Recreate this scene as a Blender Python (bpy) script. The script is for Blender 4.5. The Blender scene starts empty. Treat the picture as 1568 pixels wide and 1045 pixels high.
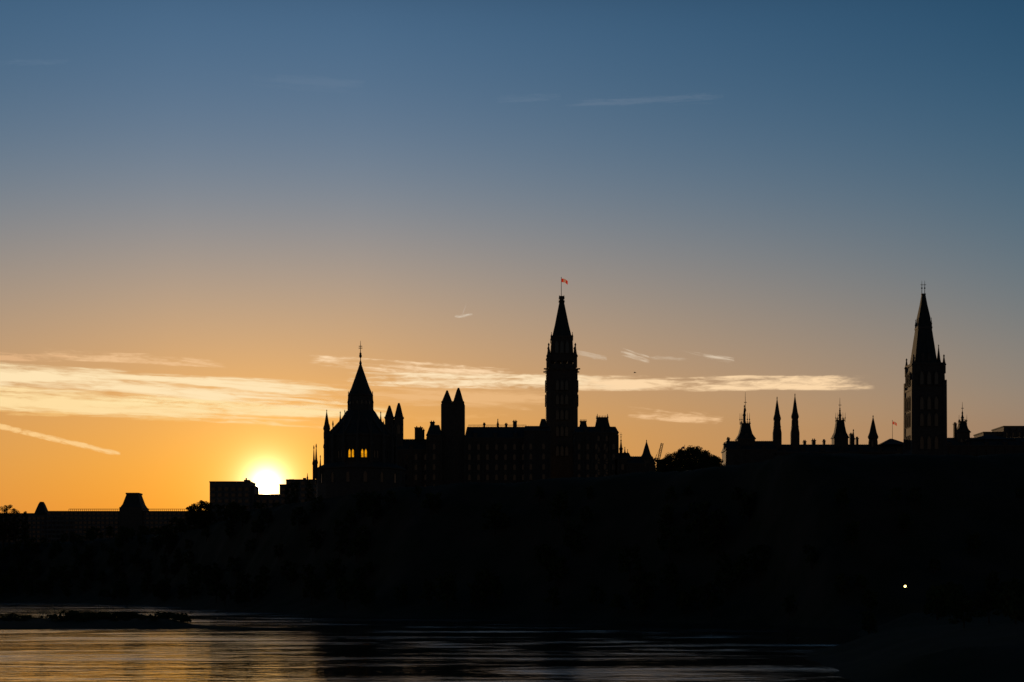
import bpy, math, random
import numpy as np
from mathutils import Vector, noise as mnoise
random.seed(7); rng=np.random.default_rng(7)
scene=bpy.context.scene
scene.view_settings.view_transform='Standard'; scene.view_settings.look='None'; scene.view_settings.exposure=0; scene.view_settings.gamma=1

# ---------- survey: bearings / elevations of the landmarks from the viewpoint, distance D in metres ----------
F=2606.0; CX=784.0; HY=900.0; H=10.0
def X(p,D): return (p-CX)/F*D
def Z(q,D): return H+(HY-q)/F*D
def S(n,D): return n/F*D

def lin(c): return tuple(((v/255)/12.92 if v/255<=0.04045 else ((v/255+0.055)/1.055)**2.4) for v in c)+(1.0,)

# ---------- materials ----------
def newmat(name):
    m=bpy.data.materials.new(name); m.use_nodes=True
    nt=m.node_tree
    return m,nt,nt.nodes['Principled BSDF']
def noisy(name,c1,c2,scale,rough=0.85,bump=0.3,stretch=(1,1,1),metal=0.0,spec=0.15):
    m,nt,b=newmat(name)
    tc=nt.nodes.new('ShaderNodeTexCoord'); mp=nt.nodes.new('ShaderNodeMapping'); mp.inputs['Scale'].default_value=stretch
    nt.links.new(tc.outputs['Object'],mp.inputs['Vector'])
    n=nt.nodes.new('ShaderNodeTexNoise'); n.inputs['Scale'].default_value=scale; n.inputs['Detail'].default_value=6
    nt.links.new(mp.outputs[0],n.inputs['Vector'])
    r=nt.nodes.new('ShaderNodeValToRGB'); r.color_ramp.elements[0].position=0.3; r.color_ramp.elements[1].position=0.7
    r.color_ramp.elements[0].color=c1+(1,); r.color_ramp.elements[1].color=c2+(1,)
    nt.links.new(n.outputs['Fac'],r.inputs['Fac'])
    nt.links.new(r.outputs[0],b.inputs['Base Color'])
    b.inputs['Roughness'].default_value=rough; b.inputs['Metallic'].default_value=metal
    b.inputs['Specular IOR Level'].default_value=spec
    bp=nt.nodes.new('ShaderNodeBump'); bp.inputs['Strength'].default_value=bump; bp.inputs['Distance'].default_value=0.2
    nt.links.new(n.outputs['Fac'],bp.inputs['Height']); nt.links.new(bp.outputs[0],b.inputs['Normal'])
    return m
M={}
M['stone']=noisy('dark_sandstone',(0.07,0.062,0.052),(0.11,0.098,0.08),0.9)  # stone colour lowered to keep the backlit walls near black
M['trim']=noisy('dressed_stone',(0.075,0.068,0.058),(0.115,0.105,0.088),1.5)
M['roof']=noisy('weathered_copper_roof',(0.04,0.05,0.045),(0.06,0.075,0.07),0.7,rough=0.85,stretch=(1,1,0.2),spec=0.08)
M['concrete']=noisy('concrete',(0.11,0.105,0.10),(0.17,0.16,0.15),0.5)
M['iron']=noisy('wrought_iron',(0.02,0.02,0.02),(0.04,0.04,0.04),3,rough=0.6)
M['ground']=noisy('ground',(0.03,0.035,0.018),(0.06,0.05,0.035),0.08,rough=1,spec=0.02)
M['bark']=noisy('bark',(0.04,0.03,0.02),(0.08,0.06,0.045),3,spec=0.05)
def glass():
    m,nt,b=newmat('window_glass'); b.inputs['Base Color'].default_value=(0.02,0.022,0.025,1); b.inputs['Roughness'].default_value=0.08
    n=nt.nodes.new('ShaderNodeTexNoise'); n.inputs['Scale'].default_value=0.6
    bp=nt.nodes.new('ShaderNodeBump'); bp.inputs['Strength'].default_value=0.1; bp.inputs['Distance'].default_value=0.05
    nt.links.new(n.outputs[0],bp.inputs['Height']); nt.links.new(bp.outputs[0],b.inputs['Normal']); return m
M['glass']=glass()
def emis(name,c,s,noise_amt=True):
    m,nt,b=newmat(name); nt.nodes.remove(b)
    e=nt.nodes.new('ShaderNodeEmission'); e.inputs['Color'].default_value=c; e.inputs['Strength'].default_value=s
    if noise_amt:
        tc=nt.nodes.new('ShaderNodeTexCoord'); n=nt.nodes.new('ShaderNodeTexNoise'); n.inputs['Scale'].default_value=1.3
        nt.links.new(tc.outputs['Object'],n.inputs['Vector'])
        mr=nt.nodes.new('ShaderNodeMapRange'); mr.inputs['From Min'].default_value=0.3; mr.inputs['From Max'].default_value=0.7
        mr.inputs['To Min'].default_value=s*0.45; mr.inputs['To Max'].default_value=s*1.15
        nt.links.new(n.outputs[0],mr.inputs['Value']); nt.links.new(mr.outputs[0],e.inputs['Strength'])
    nt.links.new(e.outputs[0],nt.nodes['Material Output'].inputs[0]); return m
M['lit']=emis('lit_window',lin((245,160,18)),1.0)  # emission stands in for the sky seen through the library windows
M['lamp']=emis('lamp_glow',lin((255,225,130)),6.0,False)
def leafmat():
    m,nt,b=newmat('foliage'); nt.nodes.remove(b)
    g=nt.nodes.new('ShaderNodeNewGeometry'); n=nt.nodes.new('ShaderNodeTexNoise'); n.inputs['Scale'].default_value=0.35; n.inputs['Detail'].default_value=4
    nt.links.new(g.outputs['Position'],n.inputs['Vector'])
    r=nt.nodes.new('ShaderNodeValToRGB'); r.color_ramp.elements[0].position=0.35; r.color_ramp.elements[1].position=0.65
    r.color_ramp.elements[0].color=(0.02,0.035,0.012,1); r.color_ramp.elements[1].color=(0.07,0.085,0.03,1)
    nt.links.new(n.outputs[0],r.inputs[0])
    d=nt.nodes.new('ShaderNodeBsdfDiffuse'); t=nt.nodes.new('ShaderNodeBsdfTranslucent'); mx=nt.nodes.new('ShaderNodeMixShader'); mx.inputs[0].default_value=0.08
    nt.links.new(r.outputs[0],d.inputs[0]); nt.links.new(r.outputs[0],t.inputs[0])
    nt.links.new(d.outputs[0],mx.inputs[1]); nt.links.new(t.outputs[0],mx.inputs[2]); nt.links.new(mx.outputs[0],nt.nodes['Material Output'].inputs[0]); return m
M['leaf']=leafmat()
def flagmat():
    m,nt,b=newmat('flag_cloth'); nt.nodes.remove(b)
    tc=nt.nodes.new('ShaderNodeTexCoord'); sp=nt.nodes.new('ShaderNodeSeparateXYZ'); nt.links.new(tc.outputs['UV'],sp.inputs[0])
    a=nt.nodes.new('ShaderNodeMath'); a.operation='SUBTRACT'; a.inputs[1].default_value=0.5; nt.links.new(sp.outputs[0],a.inputs[0])
    ab=nt.nodes.new('ShaderNodeMath'); ab.operation='ABSOLUTE'; nt.links.new(a.outputs[0],ab.inputs[0])
    gt=nt.nodes.new('ShaderNodeMath'); gt.operation='GREATER_THAN'; gt.inputs[1].default_value=0.2; nt.links.new(ab.outputs[0],gt.inputs[0])
    mc=nt.nodes.new('ShaderNodeMix'); mc.data_type='RGBA'; mc.inputs[6].default_value=(0.7,0.45,0.4,1); mc.inputs[7].default_value=(0.8,0.05,0.02,1)
    nt.links.new(gt.outputs[0],mc.inputs[0])
    d=nt.nodes.new('ShaderNodeBsdfDiffuse'); t=nt.nodes.new('ShaderNodeBsdfTranslucent'); mx=nt.nodes.new('ShaderNodeMixShader'); mx.inputs[0].default_value=0.6
    nt.links.new(mc.outputs[2],d.inputs[0]); nt.links.new(mc.outputs[2],t.inputs[0])
    nt.links.new(d.outputs[0],mx.inputs[1]); nt.links.new(t.outputs[0],mx.inputs[2]); nt.links.new(mx.outputs[0],nt.nodes['Material Output'].inputs[0]); return m
M['flag']=flagmat()

def link(o): scene.collection.objects.link(o); return o
def fastmesh(name,verts,faces4=None,facesN=None):
    me=bpy.data.meshes.new(name)
    if facesN is not None: me.from_pydata([tuple(v) for v in verts],[],facesN)
    else:
        v=np.asarray(verts,dtype=np.float32); f=np.asarray(faces4,dtype=np.int32)
        me.vertices.add(len(v)); me.vertices.foreach_set('co',v.ravel())
        me.loops.add(f.size); me.loops.foreach_set('vertex_index',f.ravel())
        me.polygons.add(len(f)); me.polygons.foreach_set('loop_start',np.arange(0,f.size,f.shape[1],dtype=np.int32))
        me.polygons.foreach_set('loop_total',np.full(len(f),f.shape[1],dtype=np.int32)); me.update(calc_edges=True)
    return me

# ---------- building kit ----------
class Bld:
    def __init__(s,name,ox,oy,oz):
        s.name=name; s.o=(ox,oy,oz); s.p={}
    def add(s,part,mat,vs,fs):
        k=s.p.setdefault(part,[[],[],mat]); n=len(k[0])
        k[0].extend([(v[0]-s.o[0],v[1]-s.o[1],v[2]-s.o[2]) for v in vs]); k[1].extend([tuple(i+n for i in f) for f in fs])
    def frus(s,part,mat,cx,cy,z0,z1,a0,b0,a1,b1):
        v=[(cx-a0,cy-b0,z0),(cx+a0,cy-b0,z0),(cx+a0,cy+b0,z0),(cx-a0,cy+b0,z0),(cx-a1,cy-b1,z1),(cx+a1,cy-b1,z1),(cx+a1,cy+b1,z1),(cx-a1,cy+b1,z1)]
        s.add(part,mat,v,[(3,2,1,0),(4,5,6,7),(0,1,5,4),(1,2,6,5),(2,3,7,6),(3,0,4,7)])
    def box(s,part,mat,x0,x1,y0,y1,z0,z1):
        s.frus(part,mat,(x0+x1)/2,(y0+y1)/2,z0,z1,abs(x1-x0)/2,abs(y1-y0)/2,abs(x1-x0)/2,abs(y1-y0)/2)
    def hip(s,part,mat,x0,x1,y0,y1,z0,z1,ix=2.0,flat=0.5):
        ym=(y0+y1)/2; v=[(x0,y0,z0),(x1,y0,z0),(x1,y1,z0),(x0,y1,z0),(x0+ix,ym-flat,z1),(x1-ix,ym-flat,z1),(x1-ix,ym+flat,z1),(x0+ix,ym+flat,z1)]
        s.add(part,mat,v,[(3,2,1,0),(4,5,6,7),(0,1,5,4),(1,2,6,5),(2,3,7,6),(3,0,4,7)])
    def lathe(s,part,mat,cx,cy,prof,n=8,rot=0.0):
        v=[];f=[]
        for r,z in prof:
            for k in range(n):
                a=rot+2*math.pi*k/n; v.append((cx+r*math.cos(a),cy+r*math.sin(a),z))
        for j in range(len(prof)-1):
            for k in range(n): f.append((j*n+k,j*n+(k+1)%n,(j+1)*n+(k+1)%n,(j+1)*n+k))
        f.append(tuple(range(n-1,-1,-1))); f.append(tuple((len(prof)-1)*n+k for k in range(n)))
        s.add(part,mat,v,f)
    def finial(s,cx,cy,z0,z1,r=0.16,cross=True):
        h=z1-z0
        s.lathe('finials','iron',cx,cy,[(r,z0),(r*0.8,z0+h*0.35),(r*2.6,z0+h*0.42),(r*0.8,z0+h*0.5),(r*0.6,z0+h*0.8),(r*0.3,z1)],6)
        if cross:
            s.box('finials','iron',cx-r*4,cx+r*4,cy-r*0.5,cy+r*0.5,z0+h*0.66,z0+h*0.66+r*1.4)
    def pin(s,cx,cy,z0,z1,r,mat='trim'):
        h=z1-z0
        s.lathe('pinnacles',mat,cx,cy,[(r,z0),(r,z0+h*0.42),(r*1.3,z0+h*0.44),(r*1.3,z0+h*0.48),(r*0.8,z0+h*0.55),(r*0.28,z0+h*0.88),(r*0.5,z0+h*0.9),(r*0.5,z0+h*0.93),(0.06,z1)],8,0.39)
    def win(s,o,t,out,w,h,lit=False,depth=0.28):
        # pointed-arch window: o = sill centre, t = tangent, out = outward normal
        o=Vector(o);t=Vector(t);n=Vector(out);zv=Vector((0,0,1))
        def arch(w,h,zb):
            a=[(-w/2,zb)]; a+= [(-w/2,h*0.68),(-w*0.36,h*0.83),(0,h),(w*0.36,h*0.83),(w/2,h*0.68)]; a.append((w/2,zb)); return a
        inn=arch(w,h,0); outr=arch(w+0.5,h+0.4,-0.2)
        P=lambda u,z,d:tuple(o+t*u+zv*z+n*d)
        k=len(inn); v=[P(u,z,0.03) for u,z in inn]
        s.add('lit_windows' if lit else 'windows','lit' if lit else 'glass',v,[tuple(range(k))])
        vv=[P(u,z,0.0) for u,z in inn]+[P(u,z,depth) for u,z in inn]+[P(u,z,depth) for u,z in outr]+[P(u,z,0.0) for u,z in outr]
        f=[]
        for ring in range(3):
            for i in range(k):
                j=(i+1)%k; f.append((ring*k+i,ring*k+j,(ring+1)*k+j,(ring+1)*k+i))
        s.add('window_surrounds','trim',vv,f)
    def winrow(s,x0,x1,y,z,n,w,h):
        for i in range(n):
            s.win((x0+(x1-x0)*(i+0.5)/n,y,z),(1,0,0),(0,-1,0),w,h)
    def sidewins(s,x,sgn,y0,y1,z,n,w,h):
        for i in range(n): s.win((x,y0+(y1-y0)*(i+0.5)/n,z),(0,1,0),(sgn,0,0),w,h)
    def block(s,x0,x1,y0,y1,z0,ze,zr,storey=5.0,bay=4.2,mat='stone',ix=3.0,crest=True,dorm=True):
        s.box('walls',mat,x0,x1,y0,y1,z0,ze)
        s.box('cornice','trim',x0-0.4,x1+0.4,y0-0.4,y1+0.4,ze,ze+0.6)
        if zr>ze+0.7:
            s.hip('roof','roof',x0-0.2,x1+0.2,y0-0.2,y1+0.2,ze+0.6,zr,min(ix,(x1-x0)*0.35),min(2.5,(y1-y0)*0.2))
        n=max(1,int((x1-x0)/bay)); z=z0+3
        while z+storey*0.75<ze-0.3:
            s.winrow(x0,x1,y0,z,n,1.3,storey*0.6)
            m=max(1,int((y1-y0)/bay)); s.sidewins(x0,-1,y0,y1,z,m,1.3,storey*0.6); s.sidewins(x1,1,y0,y1,z,m,1.3,storey*0.6)
            s.box('string_courses','trim',x0-0.2,x1+0.2,y0-0.2,y0-0.003,z+storey*0.78,z+storey*0.78+0.35)
            z+=storey
        for i in range(n+1):
            xx=x0+(x1-x0)*i/n; s.frus('buttresses','stone',xx,y0-0.5,z0,ze-0.8,0.4,0.5,0.28,0.3)
        if crest and zr>ze+1:
            ym=(y0+y1)/2; k=int((x1-x0-2*ix)/0.9)
            for i in range(max(0,k)):
                xx=x0+ix+(i+0.5)*(x1-x0-2*ix)/k; s.frus('roof_cresting','iron',xx,ym,zr,zr+0.55,0.1,0.1,0.02,0.02)
        if dorm and zr>ze+3:
            for i in range(max(1,n//2)):
                xx=x0+(x1-x0)*(i+0.5)/max(1,n//2); hh=(zr-ze)*0.5
                s.box('dormers','stone',xx-0.9,xx+0.9,y0+0.3,y0+(y1-y0)*0.35,ze+0.6,ze+0.6+hh*0.7)
                s.hip('dormers_roof','roof',xx-1.1,xx+1.1,y0+0.1,y0+(y1-y0)*0.4,ze+0.6+hh*0.7,ze+0.6+hh*1.2,1.0,0.6)
    def chimney(s,cx,cy,z0,z1,a=1.0,b=1.0):
        s.box('chimneys','stone',cx-a,cx+a,cy-b,cy+b,z0,z1-0.7)
        s.box('chimneys_cap','trim',cx-a-0.2,cx+a+0.2,cy-b-0.2,cy+b+0.2,z1-0.7,z1-0.35)
        for d in (-0.5,0.5): s.lathe('chimney_pots','roof',cx+d*a,cy,[(0.28,z1-0.35),(0.22,z1+0.35)],8)
    def mansard(s,cx,cy,hw,z0,ze,zt,topr,spire=None,corner=None,crown=True):
        s.frus('walls','stone',cx,cy,z0,ze,hw,hw,hw,hw)
        s.frus('cornice','trim',cx,cy,ze,ze+0.5,hw+0.4,hw+0.4,hw+0.4,hw+0.4)
        h=zt-ze-0.5; z=ze+0.5
        a=hw+0.2; m=a+(topr-a)*0.55; q=a+(topr-a)*0.85
        s.frus('roof','roof',cx,cy,z,z+h*0.3,a,a,m,m); s.frus('roof','roof',cx,cy,z+h*0.3,z+h*0.7,m,m,q,q); s.frus('roof','roof',cx,cy,z+h*0.7,zt,q,q,topr,topr)
        s.frus('roof_cap','trim',cx,cy,zt,zt+0.35,topr+0.25,topr+0.25,topr+0.25,topr+0.25)
        if crown:
            k=5
            for i in range(k):
                for j in range(k):
                    if i in(0,k-1) or j in(0,k-1):
                        s.frus('roof_cresting','iron',cx-topr+2*topr*i/(k-1),cy-topr+2*topr*j/(k-1),zt+0.35,zt+1.3,0.11,0.11,0.03,0.03)
            s.box('roof_cresting_rail','iron',cx-topr,cx+topr,cy-topr-0.05,cy-topr+0.05,zt+0.8,zt+0.92)
        if spire: s.finial(cx,cy,zt+0.35,spire,0.17)
        if corner:
            for i in(-1,1):
                for j in(-1,1): s.pin(cx+i*hw,cy+j*hw,ze-3,corner,0.55)
        zz=z0+4
        while zz+4<ze:
            for dx in (-hw*0.4,hw*0.4):
                s.win((cx+dx,cy-hw,zz),(1,0,0),(0,-1,0),1.1,3.0); s.win((cx-hw,cy+dx,zz),(0,1,0),(-1,0,0),1.1,3.0); s.win((cx+hw,cy+dx,zz),(0,1,0),(1,0,0),1.1,3.0)
            zz+=5.5
        s.box('dormers','stone',cx-0.8,cx+0.8,cy-hw,cy-hw*0.5,ze+0.5,ze+0.5+h*0.35); s.hip('dormers_roof','roof',cx-0.95,cx+0.95,cy-hw-0.1,cy-hw*0.4,ze+0.5+h*0.35,ze+0.5+h*0.6,0.9,0.5)
    def turret(s,cx,cy,r,z0,ze,zt,n=8):
        s.lathe('turrets','stone',cx,cy,[(r,z0),(r,ze-1),(r*1.2,ze-0.5),(r*1.2,ze)],n,0.39)
        h=zt-ze
        s.lathe('turret_roofs','roof',cx,cy,[(r*1.25,ze),(r*0.85,ze+h*0.2),(r*0.42,ze+h*0.6),(0.12,ze+h*0.9),(0.3,ze+h*0.92),(0.04,zt)],n,0.39)
        for k in range(n):
            a=0.39+math.pi/n+2*math.pi*k/n; c,sn=math.cos(a),math.sin(a); rr=r*math.cos(math.pi/n)
            if ze-z0>6: s.win((cx+rr*c,cy+rr*sn,ze-4.5),(-sn,c,0),(c,sn,0),min(0.7,r*0.35),2.6,depth=0.12)
    def finish(s):
        e=link(bpy.data.objects.new(s.name,None)); e.location=s.o; e.empty_display_size=5
        for pn,(v,f,mat) in s.p.items():
            me=fastmesh(s.name+'_'+pn,v,facesN=f); me.materials.append(M[mat]); o=link(bpy.data.objects.new(pn,me)); o.parent=e
        return e

BASE=45.0
# ---------- Library of Parliament ----------
D=780; cx=X(552,D); u=S(1,D); cy=D
L=Bld('parliament_library',cx,cy,BASE)
z=lambda q:Z(q,D)
r16=-math.pi/2
L.lathe('lower_walls','stone',cx,cy,[(68*u,BASE),(68*u,z(722)),(70*u,z(721)),(70*u,z(719))],16,r16)
L.lathe('lower_roof','roof',cx,cy,[(70*u,z(719)),(52*u,z(710))],16,r16)
L.lathe('drum_walls','stone',cx,cy,[(50*u,z(730)),(50*u,z(672)),(51.5*u,z(671)),(51.5*u,z(668))],16,r16)
L.lathe('main_roof','roof',cx,cy,[(50*u,z(668)),(35*u,z(651)),(24*u,z(633)),(22*u,z(630))],16,r16)
L.lathe('lantern_walls','stone',cx,cy,[(19*u,z(632)),(18*u,z(608)),(19.4*u,z(607)),(19.4*u,z(605))],16,r16)
L.lathe('lantern_roof','roof',cx,cy,[(19*u,z(605)),(14*u,z(594)),(9*u,z(580)),(4.5*u,z(567)),(1.5*u,z(558)),(2.2*u,z(557)),(0.7*u,z(552))],16,r16)
L.finial(cx,cy,z(557),z(522),0.22)
L.lathe('finial_ball','iron',cx,cy,[(0.1,z(549)),(1.9*u,z(547)),(2.2*u,z(545.5)),(1.9*u,z(544)),(0.1,z(542))],8)
L.box('finial_vane','iron',cx-0.8,cx+0.8,cy-0.06,cy+0.06,z(531),z(530))
for k in range(16):
    a=r16+2*math.pi*k/16; c,sn=math.cos(a),math.sin(a)
    L.pin(cx+54*u*c,cy+54*u*sn,z(716),z(648),0.75)
    # flying buttress
    p0=(cx+54*u*c,cy+54*u*sn); p1=(cx+24*u*c,cy+24*u*sn); t=(-sn*0.3,c*0.3)
    v=[]
    for (p,zt,zb) in((p0,z(668),z(680)),(p1,z(636),z(652))):
        for sg in(-1,1):
            v.append((p[0]+t[0]*sg,p[1]+t[1]*sg,zb)); v.append((p[0]+t[0]*sg,p[1]+t[1]*sg,zt))
    L.add('flying_buttresses','trim',v,[(0,1,3,2),(4,5,7,6),(0,1,5,4),(2,3,7,6),(1,3,7,5),(0,2,6,4)])
    a2=a+math.pi/16; c2,s2=math.cos(a2),math.sin(a2); rr=50*u*math.cos(math.pi/16)
    front=k in(0,15)  # front panes glow in place of a see-through view of the sky
    for du in(-2.6*u,2.6*u):
        L.win((cx+rr*c2-s2*du,cy+rr*s2+c2*du,z(704)),(-s2,c2,0),(c2,s2,0),3.3*u,12.5*u,lit=front)
    rr=68*u*math.cos(math.pi/16)
    L.win((cx+rr*c2,cy+rr*s2,z(742)),(-s2,c2,0),(c2,s2,0),1.6,5)
    if k%2==0:
        L.pin(cx+31*u*c,cy+31*u*sn,z(660),z(630),0.5); L.pin(cx+18.6*u*c,cy+18.6*u*sn,z(632),z(599),0.4)
    rr=18.4*u*math.cos(math.pi/16)
    L.win((cx+rr*c2,cy+rr*s2,z(627)),(-s2,c2,0),(c2,s2,0),0.9,4,depth=0.15)
L.turret(X(501,D),D-2,4.6*u,z(716),z(657),z(628))
L.pin(X(481,D),D-1,z(735),z(682),0.6); L.pin(X(486.5,D),D-6,z(735),z(681),0.65)
L.pin(X(495,D),D-12,z(735),z(700),0.5)
L.finish()

# ---------- Centre Block ----------
D=840; u=S(1,D); z=lambda q:Z(q,D); x=lambda p:X(p,D)
C=Bld('parliament_centre_block',x(784),D,BASE)
C.block(x(585),x(674),D,D+18,BASE,z(690),z(671))
for p,q in((595.5,620),(610,616)):
    hw=6.6*u; c0=D+4
    C.frus('walls','stone',x(p),c0,BASE,z(640),hw,hw,hw,hw); C.frus('cornice','trim',x(p),c0,z(640),z(638),hw+.3,hw+.3,hw+.3,hw+.3)
    C.frus('roof','roof',x(p),c0,z(638),z(q+5),hw,hw,2.8*u,2.8*u); C.frus('roof','roof',x(p),c0,z(q+5),z(q),2.8*u,2.8*u,1.2*u,1.2*u)
    C.win((x(p),c0-hw,z(664)),(1,0,0),(0,-1,0),1.4,5)
C.box('walls','stone',x(591),x(616),D+5,D+8,BASE,z(641))
C.chimney(x(640),D+6,z(672),z(652),1.9,1.2); C.chimney(x(646),D+9,z(672),z(655),0.8,1)
C.block(x(654),x(676),D-2,D+14,BASE,z(668),z(650),ix=1.5,dorm=False); C.chimney(x(661),D+8,z(660),z(643),1.1,1)
for p,q in((684,596),(701.5,592)):
    hw=7.8*u; c0=D+6
    C.frus('walls','stone',x(p),c0,BASE,z(616),hw,hw,hw,hw); C.frus('cornice','trim',x(p),c0,z(616),z(613.5),hw+.3,hw+.3,hw+.3,hw+.3)
    C.frus('roof','roof',x(p),c0,z(613.5),z(q+6),hw,hw,3.4*u,3.4*u); C.frus('roof','roof',x(p),c0,z(q+6),z(q),3.4*u,3.4*u,1.2*u,1.2*u)
    for dz in (664,645): C.win((x(p),c0-hw,z(dz)),(1,0,0),(0,-1,0),1.4,4.5)
C.box('walls','stone',x(675),x(711),D+2,D+12,BASE,z(618))
C.block(x(712),x(836),D,D+22,BASE,z(672),z(651.5),ix=1.0)
C.box('roof_railing','iron',x(716),x(806),D+11,D+11.12,z(648.2),z(647.6))
for i in range(46): C.box('roof_railing','iron',x(716+i*2)-0.05,x(716+i*2)+0.05,D+11.2,D+11.3,z(652),z(648))
C.pin(x(762),D+11,z(654),z(638),0.55); C.chimney(x(788.5),D+11,z(654),z(641),1.0,0.8); C.chimney(x(741),D+10,z(654),z(645.5),0.5,0.6);C.chimney(x(775),D+10,z(654),z(646),0.6,0.6)
C.block(x(803),x(842),D-3,D+12,BASE,z(662),z(652),ix=0.5,dorm=False)
C.frus('roof','roof',x(832),D+4,z(655),z(641),7*u,5,3*u,2)
C.block(x(880),x(946),D-2,D+18,BASE,z(664),z(652),ix=1.0)
C.mansard(x(894),D+8,6.5*u,BASE,z(655),z(644),4.5*u,crown=True)
C.mansard(x(922.5),D+3,15.5*u,BASE,z(664),z(640),8.6*u,crown=True)
C.pin(x(914.8),D,z(648),z(634),0.35);C.pin(x(930.2),D,z(648),z(634),0.35)
C.block(x(940),x(966),D-2,D+12,BASE,z(704),z(693),ix=1,dorm=False)
C.pin(x(951.5),D+3,z(700),z(672),0.8); C.finial(x(951.5),D+3,z(674),z(661),0.14); C.pin(x(945.5),D+1,z(700),z(680),0.5); C.pin(x(957),D+1,z(702),z(684),0.5); C.pin(x(961),D,z(704),z(688),0.4)
C.block(x(960),x(1002),D-4,D+10,BASE,z(712),z(699),ix=1,dorm=False)
C.turret(x(989.5),D-2,7.2*u,BASE,z(701),z(674),12)
C.finish()

# ---------- Peace Tower ----------
D=880; u=S(1,D); z=lambda q:Z(q,D); cx=X(860,D); cy=D
T=Bld('peace_tower',cx,cy,BASE)
hw=23.2*u
T.frus('shaft','stone',cx,cy,BASE,z(570),hw*1.02,hw*1.02,hw*0.98,hw*0.98)
for i in(-1,1):
    for j in(-1,1):
        T.frus('corner_buttresses','stone',cx+i*hw*0.86,cy+j*hw*0.86,BASE,z(572),4.6*u,4.6*u,3.7*u,3.7*u)
        T.pin(cx+i*20.2*u,cy+j*20.2*u,z(566),z(528),1.05)
        T.lathe('corner_turrets','stone',cx+i*19.8*u,cy+j*19.8*u,[(3.2*u,z(566)),(3.2*u,z(545)),(1.4*u,z(538))],8,0.39)
        T.box('gargoyles','trim',min(cx+i*hw,cx+i*(hw+4.5*u)),max(cx+i*hw,cx+i*(hw+4.5*u)),cy+j*hw*0.8-0.3,cy+j*hw*0.8+0.3,z(568.5),z(566.5))
T.frus('gallery_ledge','trim',cx,cy,z(570),z(567.5),hw+0.3,hw+0.3,hw+0.7,hw+0.7)
T.frus('arcade_floor','stone',cx,cy,z(567.5),z(560),21*u,21*u,21*u,21*u)
for i in range(5):
    for j in range(5):
        if i in(0,4) or j in(0,4): T.frus('arcade_piers','trim',cx+(-18.5+37*i/4)*u,cy+(-18.5+37*j/4)*u,z(560),z(555),0.5,0.5,0.5,0.5)
T.frus('belfry_walls','stone',cx,cy,z(555),z(545),20*u,20*u,19.4*u,19.4*u)
T.frus('belfry_roof','stone',cx,cy,z(545),z(519),17.2*u,17.2*u,16.2*u,16.2*u)
T.frus('cornice','trim',cx,cy,z(519),z(516.5),17*u,17*u,17*u,17*u)
for k in(-1,1):
    for m in (-1,1): T.pin(cx+k*16*u,cy+m*16*u,z(524),z(511),0.4)
T.frus('spire_roof','roof',cx,cy,z(516.5),z(500),14.6*u,14.6*u,10.8*u,10.8*u)
T.frus('spire_roof','roof',cx,cy,z(500),z(463),10.8*u,10.8*u,3.6*u,3.6*u)
T.frus('spire_cap','trim',cx,cy,z(463),z(461),4.6*u,4.6*u,4.6*u,4.6*u)
T.frus('spire_cap','roof',cx,cy,z(461),z(454),3.2*u,3.2*u,3.6*u,3.6*u)
for i in(-1,1):
    for j in(-1,1): T.frus('spire_cap','trim',cx+i*3.6*u,cy+j*3.6*u,z(458),z(453),0.3,0.3,0.1,0.1)
for k in(-1,0,1):
    for q0 in (600,622,645,670,700): T.win((cx+k*7*u,cy-hw*1.02,z(q0)),(1,0,0),(0,-1,0),1.5,5.2,depth=0.6)
    T.win((cx+k*8*u,cy-17.2*u,z(543)),(1,0,0),(0,-1,0),1.7,6.5)
    for sg in(-1,1):
        for q0 in (600,622): T.win((cx+sg*hw*1.02,cy+k*7*u,z(q0)),(0,1,0),(sg,0,0),1.5,5.2,depth=0.6)
T.finish()

def flagpole(px,D,q0,q1,fl,fh,pr=0.14,dirx=1):
    cx=X(px,D); f=Bld('flagpole',cx,D,Z(q0,D))
    f.lathe('pole','iron',cx,D,[(pr,Z(q0,D)),(pr*0.6,Z(q1,D)),(pr*1.6,Z(q1,D)+0.1),(0.03,Z(q1,D)+0.5)],8)
    e=f.finish()
    n=14;m=6; v=[];fa=[];uv=[]
    for i in range(n+1):
        for j in range(m+1):
            a=i/n; b=j/m
            v.append((dirx*(fl*a)+0.12*dirx, 0.25*fl*0.4*math.sin(a*7+b*1.2)*a, (Z(q1,D)-Z(q0,D))-0.2-fh*b-fl*0.42*a*a-0.05*math.sin(a*9))); uv.append((a,b))
    for i in range(n):
        for j in range(m): fa.append((i*(m+1)+j,(i+1)*(m+1)+j,(i+1)*(m+1)+j+1,i*(m+1)+j+1))
    me=fastmesh('flag',v,facesN=fa); l=me.uv_layers.new()
    for lp in me.loops: l.data[lp.index].uv=uv[lp.vertex_index]
    me.materials.append(M['flag']); o=link(bpy.data.objects.new('flag',me)); o.parent=e
flagpole(859.5,880,455,426,3.2,1.9,0.17)
flagpole(1048.5,700,700,683,1.4,0.9,0.09,-1)
flagpole(1366.5,790,676,645,1.9,1.3,0.11)

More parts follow.
